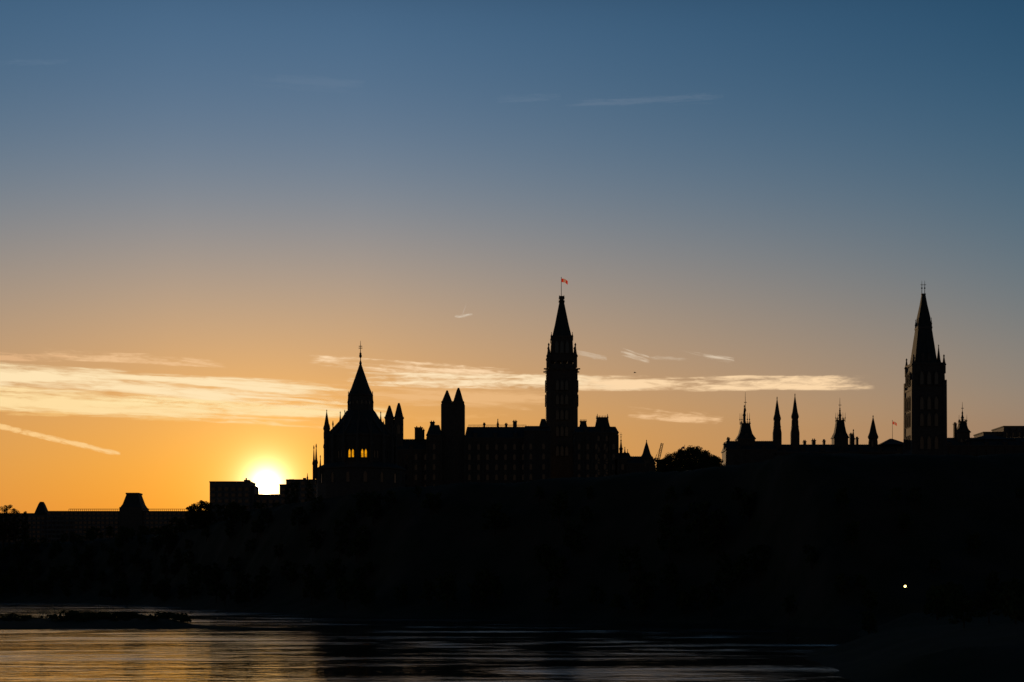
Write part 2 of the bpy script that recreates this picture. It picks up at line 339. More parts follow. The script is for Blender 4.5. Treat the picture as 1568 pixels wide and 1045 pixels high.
# ---------- East Block (right) ----------
D=770; u=S(1,D); z=lambda q:Z(q,D); x=lambda p:X(p,D)
E=Bld('gothic_east_block',x(1250),D,BASE)
E.block(x(1112),x(1190),D,D+16,BASE,z(690),z(674),ix=1)
E.chimney(x(1113),D+6,z(690),z(677),0.8); E.chimney(x(1119),D+9,z(684),z(668),0.6)
E.mansard(x(1144),D+6,13.2*u,BASE,z(672),z(648),6.6*u,spire=z(598))
for p in(1136.5,1139.5,1147.5,1151): E.finial(x(p),D+5+(p%3),z(648),z(630),0.13,False)
E.pin(x(1142.5),D+6,z(648),z(618),0.6)
for p,q,qe in((1192,606,640),(1219.5,601,637)):
    E.turret(x(p),D+4,5.0*u,BASE,z(qe),z(q)); E.lathe('turret_bases','stone',x(p),D+4,[(7.4*u,BASE),(7.2*u,z(662)),(5.4*u,z(652))],8,0.39)
    for k in range(4):
        a=math.pi/4+k*math.pi/2; E.pin(x(p)+5.6*u*math.cos(a),D+4+5.6*u*math.sin(a),z(662),z(643),0.35)
E.block(x(1186),x(1392),D,D+15,BASE,z(694),z(679.5),ix=1)
E.chimney(x(1250),D+7,z(684),z(671),0.8); E.chimney(x(1236),D+7,z(684),z(673),0.6); E.chimney(x(1266),D+7,z(684),z(672),0.5)
E.mansard(x(1290),D+6,10.8*u,BASE,z(670),z(643),5.6*u,spire=z(607))
E.pin(x(1290),D+6,z(645),z(622),0.6)
for p in(1283,1286,1294,1297.5): E.finial(x(p),D+5,z(645),z(630),0.12,False)
E.chimney(x(1308),D+7,z(684),z(662),0.7); E.pin(x(1311.5),D+7,z(684),z(655),0.6); E.chimney(x(1317),D+7,z(684),z(668),0.5)
E.turret(x(1340.5),D+5,6.6*u,BASE,z(668),z(634),12)
E.hip('roof','roof',x(1350),x(1394),D+2,D+20,z(680),z(669),6,1)
E.finish()

# ---------- steeple tower ----------
D=750; u=S(1,D); z=lambda q:Z(q,D); cx=X(1416.5,D); cy=D
G=Bld('gothic_steeple_tower',cx,cy,BASE)
hw=25.6*u
G.frus('walls','stone',cx,cy,BASE,z(598),hw*1.04,hw*1.04,hw,hw)
G.frus('walls','stone',cx,cy,z(598),z(562),hw*0.97,hw*0.97,hw*0.92,hw*0.92)
G.frus('string_course','trim',cx,cy,z(600),z(597),hw*1.03,hw*1.03,hw*1.03,hw*1.03)
G.frus('cornice','trim',cx,cy,z(562),z(558.5),hw*0.96,hw*0.96,hw*0.98,hw*0.98)
for i in(-1,1):
    for j in(-1,1):
        G.frus('corner_buttresses','stone',cx+i*hw*0.93,cy+j*hw*0.93,BASE,z(585),3.6*u,3.6*u,2.8*u,2.8*u)
        if not(i==1 and j==1): G.pin(cx+i*hw*0.9,cy+j*hw*0.9,z(575),z(546),0.8)
G.turret(cx+hw*0.86,cy+hw*0.2,3.3*u,BASE,z(556),z(527))
cxs=cx; cx=X(1414,D)
def oct4(part,a0,q0,a1,q1): G.frus(part,'roof',cx,cy,z(q0),z(q1),a0*u,a0*u,a1*u,a1*u)
oct4('steeple',17.5,559,15.5,545); oct4('steeple',15.5,545,12.4,520); oct4('steeple',12.4,520,9.9,500)
G.frus('steeple_gallery','trim',cx,cy,z(505),z(502),11*u,11*u,11.2*u,11.2*u)
oct4('steeple',9.2,502,8.7,488); oct4('steeple',8.7,488,5.0,468); oct4('steeple',5.0,468,2.6,452)
G.frus('steeple_cap','trim',cx,cy,z(452),z(450),3.2*u,2*u,3.2*u,2*u)
G.finial(cx-2.4*u,cy,z(450),z(430),0.15); G.finial(cx+2.0*u,cy,z(450),z(430),0.15)
for i in(-1,1):
    for j in(-1,1): G.pin(cx+i*9.6*u,cy+j*9.6*u,z(505),z(488),0.35)
    G.box('steeple_dormers','stone',cx+i*5*u-0.7,cx+i*5*u+0.7,cy-17*u,cy-12*u,z(556),z(543)); G.hip('steeple_dormer_roofs','roof',cx+i*5*u-0.9,cx+i*5*u+0.9,cy-17.4*u,cy-11*u,z(543),z(536),0.8,0.4)
cx=cxs
for k in(-1,0,1):
    for q0 in (592,630,655,690): G.win((cx+k*11*u,cy-hw*1.02,z(q0)),(1,0,0),(0,-1,0),1.7,6,depth=0.4); G.win((cx-hw*1.02,cy+k*11*u,z(q0)),(0,1,0),(-1,0,0),1.7,6,depth=0.25)
G.finish()

# ---------- right-hand wing ----------
D=790; u=S(1,D); z=lambda q:Z(q,D); x=lambda p:X(p,D)
W=Bld('gothic_stone_wing',x(1520),D,BASE)
W.block(x(1440),x(1640),D,D+16,BASE,z(684),z(669),ix=1)
W.mansard(x(1478),D+5,9.2*u,BASE,z(662),z(645),4.8*u,spire=z(614))
W.pin(x(1478),D+5,z(647),z(628),0.6)
for p in(1472,1484): W.finial(x(p),D+4,z(650),z(634),0.12,False)
W.chimney(x(1467.5),D+6,z(672),z(646),0.6)
W.hip('roof','roof',x(1488),x(1560),D+3,D+22,z(672),z(663),10,1)
W.finish()
D=980
Q=Bld('flat_roofed_office_block',X(1580,D),D,40)
Q.block(X(1506,D),X(1560,D),D,D+20,40,Z(663,D),Z(663,D)+0.5,storey=3.6,bay=3.5,mat='concrete')
Q.block(X(1534,D),X(1660,D),D-4,D+20,40,Z(655,D),Z(655,D)+.5,storey=3.6,bay=3.5,mat='concrete')
Q.finish()

# ---------- left office building ----------
D=1050; u=S(1,D); z=lambda q:Z(q,D); x=lambda p:X(p,D)
O=Bld('riverside_office_building',x(350),D,35)
def plain(b,x0,x1,y0,y1,z0,z1,bay=3.6,st=3.7):
    b.box('walls','concrete',x0,x1,y0,y1,z0,z1); b.box('parapet','trim',x0-.2,x1+.2,y0-.2,y1+.2,z1,z1+0.7)
    n=int((x1-x0)/bay); zz=z0+1.5
    while zz+2.4<z1:
        for i in range(n):
            c=x0+(x1-x0)*(i+.5)/n
            b.box('windows','glass',c-1.1,c+1.1,y0-0.03,y0-0.003,zz,zz+1.9); b.box('sills','trim',c-1.3,c+1.3,y0-0.25,y0-0.003,zz-0.25,zz-0.01)
            if i<n: b.box('piers','trim',c+bay/2-0.2,c+bay/2+0.2,y0-0.35,y0-0.003,zz-0.25,zz+2.6)
        zz+=st
plain(O,x(321),x(383),D,D+22,35,z(739))
O.box('rooftop_plant','concrete',x(371),x(379),D+6,D+13,z(739),z(734)); O.lathe('vent','iron',x(374),D+8,[(0.5,z(736)),(0.5,z(731))],8); O.box('rooftop_plant','concrete',x(330),x(336),D+6,D+10,z(739),z(737.4))
O.box('rooftop_plant','concrete',x(345),x(352),D+6,D+10,z(739),z(737))
plain(O,x(383),x(388),D+3,D+22,35,z(745))
plain(O,x(388),x(427),D+6,D+22,35,z(758))
plain(O,x(427),x(438),D+3,D+22,35,z(743))
plain(O,x(438),x(500),D,D+22,35,z(736))
O.box('rooftop_plant','concrete',x(441),x(448),D+6,D+13,z(737),z(733)); O.box('rooftop_plant','concrete',x(462),x(466),D+6,D+10,z(736),z(731)); O.pin(x(469),D+6,z(737),z(724),0.5)
O.finish()

# ---------- far left long building ----------
D=1400; u=S(1,D); z=lambda q:Z(q,D); x=lambda p:X(p,D)
P=Bld('long_institutional_building',x(200),D,35)
plain(P,x(72),x(325),D,D+25,35,z(784))
P.box('roof_rail','iron',x(105),x(285),D+0.5,D+0.8,z(780.2),z(779.4))
for i in range(60): P.box('roof_rail','iron',x(105+i*3)-0.12,x(105+i*3)+0.12,D+0.5,D+0.8,z(784),z(780))
P.box('pavilion_walls','stone',x(184),x(219),D-3,D+22,35,z(777))
P.frus('pavilion_roof','roof',x(201.3),D+10,z(778),z(772),17*u,12,13.5*u,10); P.frus('pavilion_roof','roof',x(201.3),D+10,z(772),z(757),13.5*u,10,9*u,7); P.frus('pavilion_cap','trim',x(201.3),D+10,z(757),z(754.5),10*u,7.6,10*u,7.6)
plain(P,x(-70),x(74),D+4,D+25,35,z(787))
P.frus('small_roof','roof',x(60),D+8,z(787),z(772),9*u,6,4*u,3); P.frus('small_roof','trim',x(60),D+8,z(772),z(768),4*u,3,2*u,2)
P.finish()

# ---------- terrain ----------
def sstep(a,b,t): 
    t=np.clip((t-a)/(b-a),0,1); return t*t*(3-2*t)
ysx=[-6000,-900,-373,-225,-101,-40,0,41,73,82,140]; ysy=[2200,1500,1241,1002,686,566,543,501,457,401,400]
xry=[-400,40,60,120,180,200,250,300,401,460,470]; xrx=[-9000,-4000,140,62,36,37,45,58,82,120,9999]
def terr(Xa,Ya):
    Xa=np.asarray(Xa,float); Ya=np.asarray(Ya,float)
    wob=6*np.sin(Xa*0.05+Ya*0.021)+3*np.sin(Xa*0.13-Ya*0.09)+1.5*np.sin(Xa*0.31+Ya*0.27)
    d1=(Ya-np.interp(Xa,ysx,ysy))*0.7+wob*0.6
    d2=np.where(Ya<60, (45-Ya), Xa-np.interp(Ya,xry,xrx)+wob*0.3)
    d=np.maximum(d1,d2)
    hp=45+5*sstep(-190,-130,Xa)
    h=np.where(d>0, 3*sstep(0,14,d), -2.5*sstep(0,10,-d))
    h=h+(hp-3)*sstep(12,76,d1)+np.where(d2>0,2.0*sstep(5,30,d2)*(d1<12),0)
    h=h+np.where((Ya<60)&(d2>0),4.0*sstep(5,40,d2),0)
    h=h+np.where(d>8,0.5*np.sin(Xa*0.11)*np.cos(Ya*0.09)+0.3*np.sin(Xa*0.37+Ya*0.3),0)
    return h
xs=np.concatenate([np.linspace(-8000,-1000,15)[:-1],np.linspace(-1000,-460,28)[:-1],np.arange(-460,300,4.0),np.linspace(300,1000,30),np.linspace(1200,8000,12)])
ys=np.concatenate([np.linspace(-2000,-50,8),np.arange(-40,130,10.0),np.arange(130,480,4.0),np.arange(480,1500,6.0),np.linspace(1500,3000,20)[1:],np.linspace(3500,20000,12)])
XX,YY=np.meshgrid(xs,ys,indexing='ij'); ZZ=terr(XX,YY)
nx,ny=XX.shape; V=np.stack([XX,YY,ZZ],-1).reshape(-1,3)
I=np.arange(nx*ny).reshape(nx,ny); Fq=np.stack([I[:-1,:-1],I[1:,:-1],I[1:,1:],I[:-1,1:]],-1).reshape(-1,4)
me=fastmesh('ground',V,Fq); me.materials.append(M['ground']); me.shade_smooth(); link(bpy.data.objects.new('ground',me))

# ---------- river island ----------
ix=np.linspace(-260,-48,110); iy=np.linspace(385,520,60); XI,YI=np.meshgrid(ix,iy,indexing='ij')
yc=np.interp(XI,[-260,-130,-90,-62,-50],[460,448,440,402,398]); wd=np.interp(XI,[-260,-130,-88,-80,-50],[55,42,30,7,1.0])
hh=np.array([[mnoise.noise(Vector((a*0.05,b*0.05,3)))+0.5*mnoise.noise(Vector((a*0.2,b*0.2,9))) for b in iy] for a in ix])
ZI=np.interp(XI,[-90,-82],[1.9,0.6])*(1-((YI-yc)/wd)**2)+0.45*hh
ZI=np.maximum(ZI,-1.2)
I=np.arange(XI.size).reshape(XI.shape); Fq=np.stack([I[:-1,:-1],I[1:,:-1],I[1:,1:],I[:-1,1:]],-1).reshape(-1,4)
me=fastmesh('river_island',np.stack([XI,YI,ZI],-1).reshape(-1,3),Fq); me.materials.append(M['ground']); me.shade_smooth(); link(bpy.data.objects.new('river_island',me))

# ---------- vegetation ----------
def leaves(centers,radii,n,size):
    idx=rng.integers(0,len(centers),n); c=np.asarray(centers)[idx]; r=np.asarray(radii)[idx][:,None]
    d=rng.normal(size=(n,3)); d/=np.linalg.norm(d,axis=1)[:,None]; rad=rng.random(n)[:,None]**0.45
    p=c+d*rad*r*np.array([1,1,0.75])
    a=rng.normal(size=(n,3)); a/=np.linalg.norm(a,axis=1)[:,None]; b=np.cross(a,rng.normal(size=(n,3))); b/=np.linalg.norm(b,axis=1)[:,None]
    s=(size*(0.5+rng.random(n)))[:,None]*0.5
    v=np.stack([p-a*s,p-b*s*0.6,p+a*s,p+b*s*0.6],1).reshape(-1,3)
    return v,np.arange(4*n).reshape(n,4)
def limb(p0,p1,r0,r1,n=5):
    p0=np.array(p0,float);p1=np.array(p1,float);d=p1-p0;d/=np.linalg.norm(d); a=np.cross(d,[0.3,0.9,0.1]);a/=np.linalg.norm(a);b=np.cross(d,a)
    v=[p0+r0*(a*math.cos(t)+b*math.sin(t)) for t in np.arange(n)*2*math.pi/n]+[p1+r1*(a*math.cos(t)+b*math.sin(t)) for t in np.arange(n)*2*math.pi/n]
    return np.array(v),np.array([(i,(i+1)%n,n+(i+1)%n,n+i) for i in range(n)])
def make_tree(h,w,nl,ls,nc=12,limbs=7):
    tv=[];tf=[];k=0
    th=h*0.5
    v,f=limb((0,0,-1),(0.1*w*(rng.random()-.5),0,th),h*0.028,h*0.014,7); tv.append(v);tf.append(f);k+=len(v)
    cs=[];rs=[]
    for i in range(nc):
        a=i*2.4+rng.random(); zt=0.28+0.66*(i+0.5)/nc; rr=w*0.5*math.sqrt(max(0.05,1-((zt-0.52)/0.52)**2))*(0.3+0.5*rng.random())
        c=(rr*math.cos(a),rr*math.sin(a),h*zt); cs.append(c); rs.append(w*(0.15+0.13*rng.random()))
        if i<limbs+4:
            v,f=limb((0,0,h*min(0.48,0.2+0.3*zt)),(c[0]*0.9,c[1]*0.9,c[2]),h*0.011,h*0.004); tv.append(v);tf.append(f+k);k+=len(v)
    lv,lf=leaves(cs,rs,nl,ls)
    return np.concatenate(tv),np.concatenate(tf),lv,lf
def merge(name,items,mats=('bark','leaf')):
    VV=[];FF=[];MI=[];o=0
    for (tv,tf,lv,lf),px,py,pz,sx,sz,rt in items:
        c,s=math.cos(rt),math.sin(rt); R=np.array([[c,s,0],[-s,c,0],[0,0,1]])
        for v,f,m in((tv,tf,0),(lv,lf,1)):
            if len(v)==0: continue
            VV.append((v@R)*np.array([sx,sx,sz])+np.array([px,py,pz])); FF.append(f+o); MI.append(np.full(len(f),m,dtype=np.int32)); o+=len(v)
    me=fastmesh(name,np.concatenate(VV),np.concatenate(FF)); 
    for m in mats: me.materials.append(M[m])
    me.polygons.foreach_set('material_index',np.concatenate(MI)); return me
low=[make_tree(10,8,420,1.0,10,4) for _ in range(7)]
items=[]
lim_p=[-400,-20,318,322,480,500,1000,1560,2200]; lim_q=[792,792,790,768,768,744,744,744,744]
tries=0
while len(items)<620 and tries<14000:
    tries+=1
    px=rng.uniform(-420,260); py=rng.uniform(190,1330)
    h=float(terr(px,py)); 
    if h<1.2: continue
    p=px/py*F+CX
    if p<-60 or p>1640: continue
    if py<445 and abs(p-1386)<45: continue   # clearing in front of the path lamp
    lim=H+(HY-np.interp(p,lim_p,lim_q))/F*py
    ht=rng.uniform(6,13)
    if py<470: ht*=0.55
    if h+ht>lim: 
        ht=lim-h
        if ht<3.5: continue
    if h>43.5 and rng.random()>0.25: continue
    items.append((low[rng.integers(7)],px,py,h-0.3,max(0.5,ht/10),ht/10,rng.uniform(0,6.28)))
me=merge('hillside_trees',items); link(bpy.data.objects.new('hillside_trees',me))
sh=[]
for i in range(4):
    cs=[(rng.uniform(-1,1),rng.uniform(-1,1),rng.uniform(0.4,1.5)) for _ in range(5)]
    lv,lf=leaves(cs,[0.8]*5,160,0.5); tv,tf=limb((0,0,-0.3),(0.1,0,1.2),0.08,0.03); sh.append((tv,tf,lv,lf))
items=[]
for i in range(170):
    px=rng.uniform(-190,-84); py=rng.uniform(425,470); 
    j=int((px+260)/(212)*109); k=int((py-385)/135*59); h=float(ZI[j,k])
    if h<0.5: continue
    s=rng.uniform(0.4,0.95)*(1.3 if mnoise.noise(Vector((px*0.06,0,1)))>0 else 0.7); items.append((sh[rng.integers(4)],px,py,h-0.1,s*1.6,s,rng.uniform(0,6.28)))
me=merge('island_shrubs',items); link(bpy.data.objects.new('island_shrubs',me))
def sky_tree(p,qt,D,w,nl=4200,ls=0.6):
    cx=X(p,D); g=float(terr(cx,D))
    h=Z(qt,D)-g+0.5; tv,tf,lv,lf=make_tree(h,w,nl,ls,22,12)
    me=merge('tree',[((tv,tf,lv,lf),0,0,0,1,1,rng.uniform(0,6.28))]); o=link(bpy.data.objects.new('tree',me)); o.location=(cx,D,g-0.3)
for p,q,w in((1021,699,7),(1030,694,8),(1038,690,8),(1046,687,8),(1054,684,8),(1062,683,9),(1070,685,9),(1080,690,9),(1090,697,8),(1100,700,7),(1012,703,6)): sky_tree(p,q,715+rng.uniform(-6,10),w)
for p,q,w in((292,774,8),(302,770,9),(311,766,9),(318,770,7)): sky_tree(p,q,1030,w)
for p,q,w in((5,771,10),(14,770,10),(24,776,9),(38,781,8),(-8,774,11)): sky_tree(p,q,1330,w)
for p,q in((443,738),(453,735),(474,735)): sky_tree(p,q,960,6,1500)

# ---------- construction crane ----------
D=820; u=S(1,D); bx=X(1008.5,D); K=Bld('construction_crane',bx,D,BASE)
def strut(a,b,r=0.13):
    v,f=limb(a,b,r,r,4); K.add('lattice','iron',[tuple(q) for q in v],[tuple(int(i) for i in g) for g in f])
def truss(a,b,w,n):
    a=np.array(a);b=np.array(b);d=(b-a)/np.linalg.norm(b-a); s1=np.cross(d,[0,1,0]); s1/=np.linalg.norm(s1); s2=np.array([0,1.0,0])
    cor=[(i*s1+j*s2)*w/2 for i,j in((1,1),(-1,1),(-1,-1),(1,-1))]
    for c in cor: strut(a+c,b+c)
    for k in range(n):
        for i in range(4): strut(a+(b-a)*k/n+cor[i],a+(b-a)*(k+1)/n+cor[(i+1)%4],0.08)
truss((bx,D,BASE),(bx,D,Z(706,D)),1.5,10)
K.box('cab','iron',bx-1.6,bx+1.4,D-1,D+1,Z(708,D),Z(704,D))
truss((bx,D,Z(704,D)),(X(1014,D),D,Z(679,D)),1.0,10); truss((bx,D,Z(704,D)),(X(1003,D),D,Z(703,D)),1.0,3)
strut((X(1003,D),D,Z(703,D)),(X(1006,D),D,Z(696,D))); strut((X(1006,D),D,Z(696,D)),(X(1013,D),D,Z(681,D)),0.06)
K.box('counterweight','concrete',X(1001.5,D),X(1004,D),D-0.8,D+0.8,Z(706,D),Z(702,D))
K.finish()

# ---------- street lamp on the bank ----------
def street_lamp(p,q,D):
    cx=X(p,D); g=float(terr(cx,D)); zt=Z(q,D)
    b=Bld('street_lamp',cx,D,g); b.lathe('post','iron',cx,D,[(0.12,g-0.3),(0.12,g+0.6),(0.07,g+0.7),(0.05,zt-0.4)],8)
    b.lathe('bracket','iron',cx,D,[(0.18,zt-0.4),(0.22,zt-0.3)],8)
    b.lathe('globe','lamp',cx,D,[(0.1,zt-0.3),(0.3,zt-0.12),(0.32,zt),(0.22,zt+0.2),(0.05,zt+0.28)],12); b.lathe('cap','iron',cx,D,[(0.16,zt+0.28),(0.03,zt+0.45)],8); b.finish()
street_lamp(1386,898,420)

# ---------- bird ----------
D=330; bx=X(972,D); bz=Z(571,D); R=Bld('flying_bird',bx,D,bz)
R.lathe('body','iron',bx,D,[(0.02,bz-0.07),(0.09,bz-0.04),(0.1,bz),(0.06,bz+0.05),(0.02,bz+0.07)],8)
R.add('body','iron',[(bx-0.28,D,bz),(bx-0.1,D-0.07,bz+0.06),(bx+0.2,D-0.05,bz+0.05),(bx+0.34,D,bz+0.02),(bx+0.2,D+0.05,bz-0.04),(bx-0.1,D+0.07,bz-0.06)],[(0,1,2,3,4,5)])
R.add('wings','iron',[(bx-0.08,D,bz+0.03),(bx+0.12,D,bz+0.03),(bx+0.05,D-0.3,bz+0.14),(bx-0.12,D-0.28,bz+0.14),(bx+0.02,D-0.6,bz+0.05),(bx+0.05,D+0.3,bz+0.16),(bx-0.12,D+0.28,bz+0.16),(bx+0.02,D+0.6,bz+0.1)],[(0,1,2,3),(3,2,4),(0,1,5,6),(6,5,7)])
R.finish()

# ---------- water ----------
me=fastmesh('river_water',[(-8000,-2000,0),(8000,-2000,0),(8000,6000,0),(-8000,6000,0)],facesN=[(0,1,2,3)])
m,nt,b=newmat('river_water'); M['water']=m
b.inputs['Base Color'].default_value=(0.004,0.006,0.008,1); b.inputs['IOR'].default_value=1.42; b.inputs['Specular IOR Level'].default_value=0.5
g=nt.nodes.new('ShaderNodeNewGeometry')
def N(scale,sc,det=3,dist=0.0):
    mp=nt.nodes.new('ShaderNodeMapping'); mp.inputs['Scale'].default_value=sc; nt.links.new(g.outputs['Position'],mp.inputs[0])
    n=nt.nodes.new('ShaderNodeTexNoise'); n.inputs['Scale'].default_value=scale; n.inputs['Detail'].default_value=det; n.inputs['Distortion'].default_value=dist
    nt.links.new(mp.outputs[0],n.inputs['Vector']); return n
patch=N(1.0,(0.016,0.04,1),7,1.1); patch.inputs['Roughness'].default_value=0.66
mr=nt.nodes.new('ShaderNodeMapRange'); mr.inputs['From Min'].default_value=0.46; mr.inputs['From Max'].default_value=0.70; mr.interpolation_type='SMOOTHSTEP'
nt.links.new(patch.outputs[0],mr.inputs['Value'])
ro=nt.nodes.new('ShaderNodeMapRange'); ro.inputs['To Min'].default_value=0.05; ro.inputs['To Max'].default_value=0.24; nt.links.new(mr.outputs[0],ro.inputs['Value']); nt.links.new(ro.outputs[0],b.inputs['Roughness'])
w1=N(1.0,(0.25,0.55,1),4,0.3); w2=N(1.0,(0.05,0.12,1),2,0.2)
ad=nt.nodes.new('ShaderNodeMath'); ad.operation='MULTIPLY_ADD'; ad.inputs[1].default_value=2.0; nt.links.new(w2.outputs[0],ad.inputs[0]); nt.links.new(w1.outputs[0],ad.inputs[2])
bp=nt.nodes.new('ShaderNodeBump'); bp.inputs['Distance'].default_value=0.26; nt.links.new(ad.outputs[0],bp.inputs['Height'])
bs=nt.nodes.new('ShaderNodeMapRange'); bs.inputs['To Min'].default_value=0.25; bs.inputs['To Max'].default_value=1.0; nt.links.new(mr.outputs[0],bs.inputs['Value']); nt.links.new(bs.outputs[0],bp.inputs['Strength'])
nt.links.new(bp.outputs[0],b.inputs['Normal'])
me.materials.append(m); link(bpy.data.objects.new('river_water',me))

# ---------- sun ----------
az=math.atan((408-CX)/F); el=math.atan((HY-742)/F*math.cos(az))
sd=Vector((math.sin(az)*math.cos(el),math.cos(az)*math.cos(el),math.sin(el)))
ld=bpy.data.lights.new('sun','SUN'); ld.energy=2.0; ld.angle=math.radians(0.5); ld.color=(1,0.62,0.30)
lo=link(bpy.data.objects.new('sun',ld)); lo.rotation_euler=(-sd).to_track_quat('-Z','Y').to_euler()

# ---------- world sky ----------
w=bpy.data.worlds.new('World'); scene.world=w; w.use_nodes=True; nt=w.node_tree; nt.nodes.clear()
def mth(op,a,b_=None,c=None,clamp=False):
    n=nt.nodes.new('ShaderNodeMath'); n.operation=op; n.use_clamp=clamp
    for i,q in enumerate((a,b_,c)):
        if q is None: continue
        if isinstance(q,(int,float)): n.inputs[i].default_value=q
        else: nt.links.new(q,n.inputs[i])
    return n.outputs[0]
def vdot(vec,c):
    n=nt.nodes.new('ShaderNodeVectorMath'); n.operation='DOT_PRODUCT'; nt.links.new(vec,n.inputs[0]); n.inputs[1].default_value=c; return n.outputs['Value']
def mixc(f,a,b_,bt='MIX'):
    n=nt.nodes.new('ShaderNodeMix'); n.data_type='RGBA'; n.blend_type=bt; n.clamp_factor=True
    for i,q in((0,f),(6,a),(7,b_)):
        if isinstance(q,(int,float)): n.inputs[i].default_value=q
        elif isinstance(q,tuple): n.inputs[i].default_value=q
        else: nt.links.new(q,n.inputs[i])
    return n.outputs[2]
def mapr(v,a,b_,c,d,smooth=False):
    n=nt.nodes.new('ShaderNodeMapRange'); n.inputs[1].default_value=a;n.inputs[2].default_value=b_;n.inputs[3].default_value=c;n.inputs[4].default_value=d
    if smooth: n.interpolation_type='SMOOTHSTEP'
    nt.links.new(v,n.inputs[0]); return n.outputs[0]
tc=nt.nodes.new('ShaderNodeTexCoord'); nv=nt.nodes.new('ShaderNodeVectorMath'); nv.operation='NORMALIZE'; nt.links.new(tc.outputs['Generated'],nv.inputs[0]); dv=nv.outputs[0]
sp=nt.nodes.new('ShaderNodeSeparateXYZ'); nt.links.new(dv,sp.inputs[0])
hyp=mth('MAXIMUM',mth('SQRT',mth('ADD',mth('MULTIPLY',sp.outputs[0],sp.outputs[0]),mth('MULTIPLY',sp.outputs[1],sp.outputs[1]))),0.0001)
t=mth('DIVIDE',sp.outputs[2],hyp)
A=mth('ARCCOSINE',mth('MINIMUM',mth('MAXIMUM',mth('DIVIDE',vdot(dv,(math.sin(az),math.cos(az),0)),hyp),-1),1))
fac=mth('MULTIPLY',t,1.6,clamp=True)
def ramp(stops):
    n=nt.nodes.new('ShaderNodeValToRGB'); cr=n.color_ramp; cr.interpolation='B_SPLINE'
    stops=sorted(stops)
    cr.elements[0].position=stops[0][0]*1.6; cr.elements[0].color=lin(stops[0][1])
    cr.elements[1].position=min(1,stops[-1][0]*1.6); cr.elements[1].color=lin(stops[-1][1])
    for p,c in stops[1:-1]:
        e=cr.elements.new(p*1.6); e.color=lin(c)
    nt.links.new(fac,n.inputs[0]); return n.outputs[0]
def yq(y): return (HY-y)/F
near=ramp([(0,(232,125,15)),(yq(780),(242,154,36)),(yq(700),(240,166,62)),(yq(600),(218,162,98)),(yq(500),(188,157,125)),(yq(400),(152,145,140)),(yq(300),(116,131,146)),(yq(200),(90,117,143)),(yq(100),(73,107,138)),(yq(0),(62,99,132)),(0.6,(25,52,82))])
far=ramp([(0,(150,110,80)),(yq(660),(150,128,108)),(yq(600),(140,130,118)),(yq(500),(114,121,124)),(yq(400),(90,111,125)),(yq(300),(70,100,122)),(yq(200),(54,90,117)),(yq(100),(42,80,109)),(yq(0),(34,73,103)),(0.6,(14,38,62))])
base=mixc(mapr(A,math.radians(3),math.radians(26),0,1),near,far)
back=mapr(A,math.radians(35),math.radians(100),1.0,0.34,True)
theta=mth('ARCCOSINE',mth('MINIMUM',vdot(dv,tuple(sd)),1))
def lobe(sig,amp): return mth('MULTIPLY',mth('EXPONENT',mth('MULTIPLY',theta,-1.0/sig)),amp)
def scale(c,f):
    n=nt.nodes.new('ShaderNodeVectorMath'); n.operation='SCALE'
    if isinstance(c,tuple): n.inputs[0].default_value=c
    else: nt.links.new(c,n.inputs[0])
    if isinstance(f,(int,float)): n.inputs['Scale'].default_value=f
    else: nt.links.new(f,n.inputs['Scale'])
    return n.outputs[0]
def addv(a,b_):
    n=nt.nodes.new('ShaderNodeVectorMath'); n.operation='ADD'; nt.links.new(a,n.inputs[0]); nt.links.new(b_,n.inputs[1]); return n.outputs[0]
col=scale(base,back)
col=addv(col,scale((1,0.9,0.65),mapr(theta,0.0050,0.0062,8.0,0.0,True)))
col=addv(col,scale((1,0.85,0.5),lobe(0.0052,8.0)))
col=addv(col,scale((1,0.62,0.16),lobe(0.022,0.8)))
col=addv(col,scale((1,0.52,0.10),lobe(0.09,0.12)))
sk=nt.nodes.new('ShaderNodeTexSky'); sk.sky_type='NISHITA'; sk.sun_disc=False; sk.sun_elevation=el; sk.sun_rotation=az
col=addv(col,scale(sk.outputs[0],0.001))
bg=nt.nodes.new('ShaderNodeBackground'); bg.inputs['Strength'].default_value=1.0; nt.links.new(col,bg.inputs[0])
ow=nt.nodes.new('ShaderNodeOutputWorld'); nt.links.new(bg.outputs[0],ow.inputs[0])

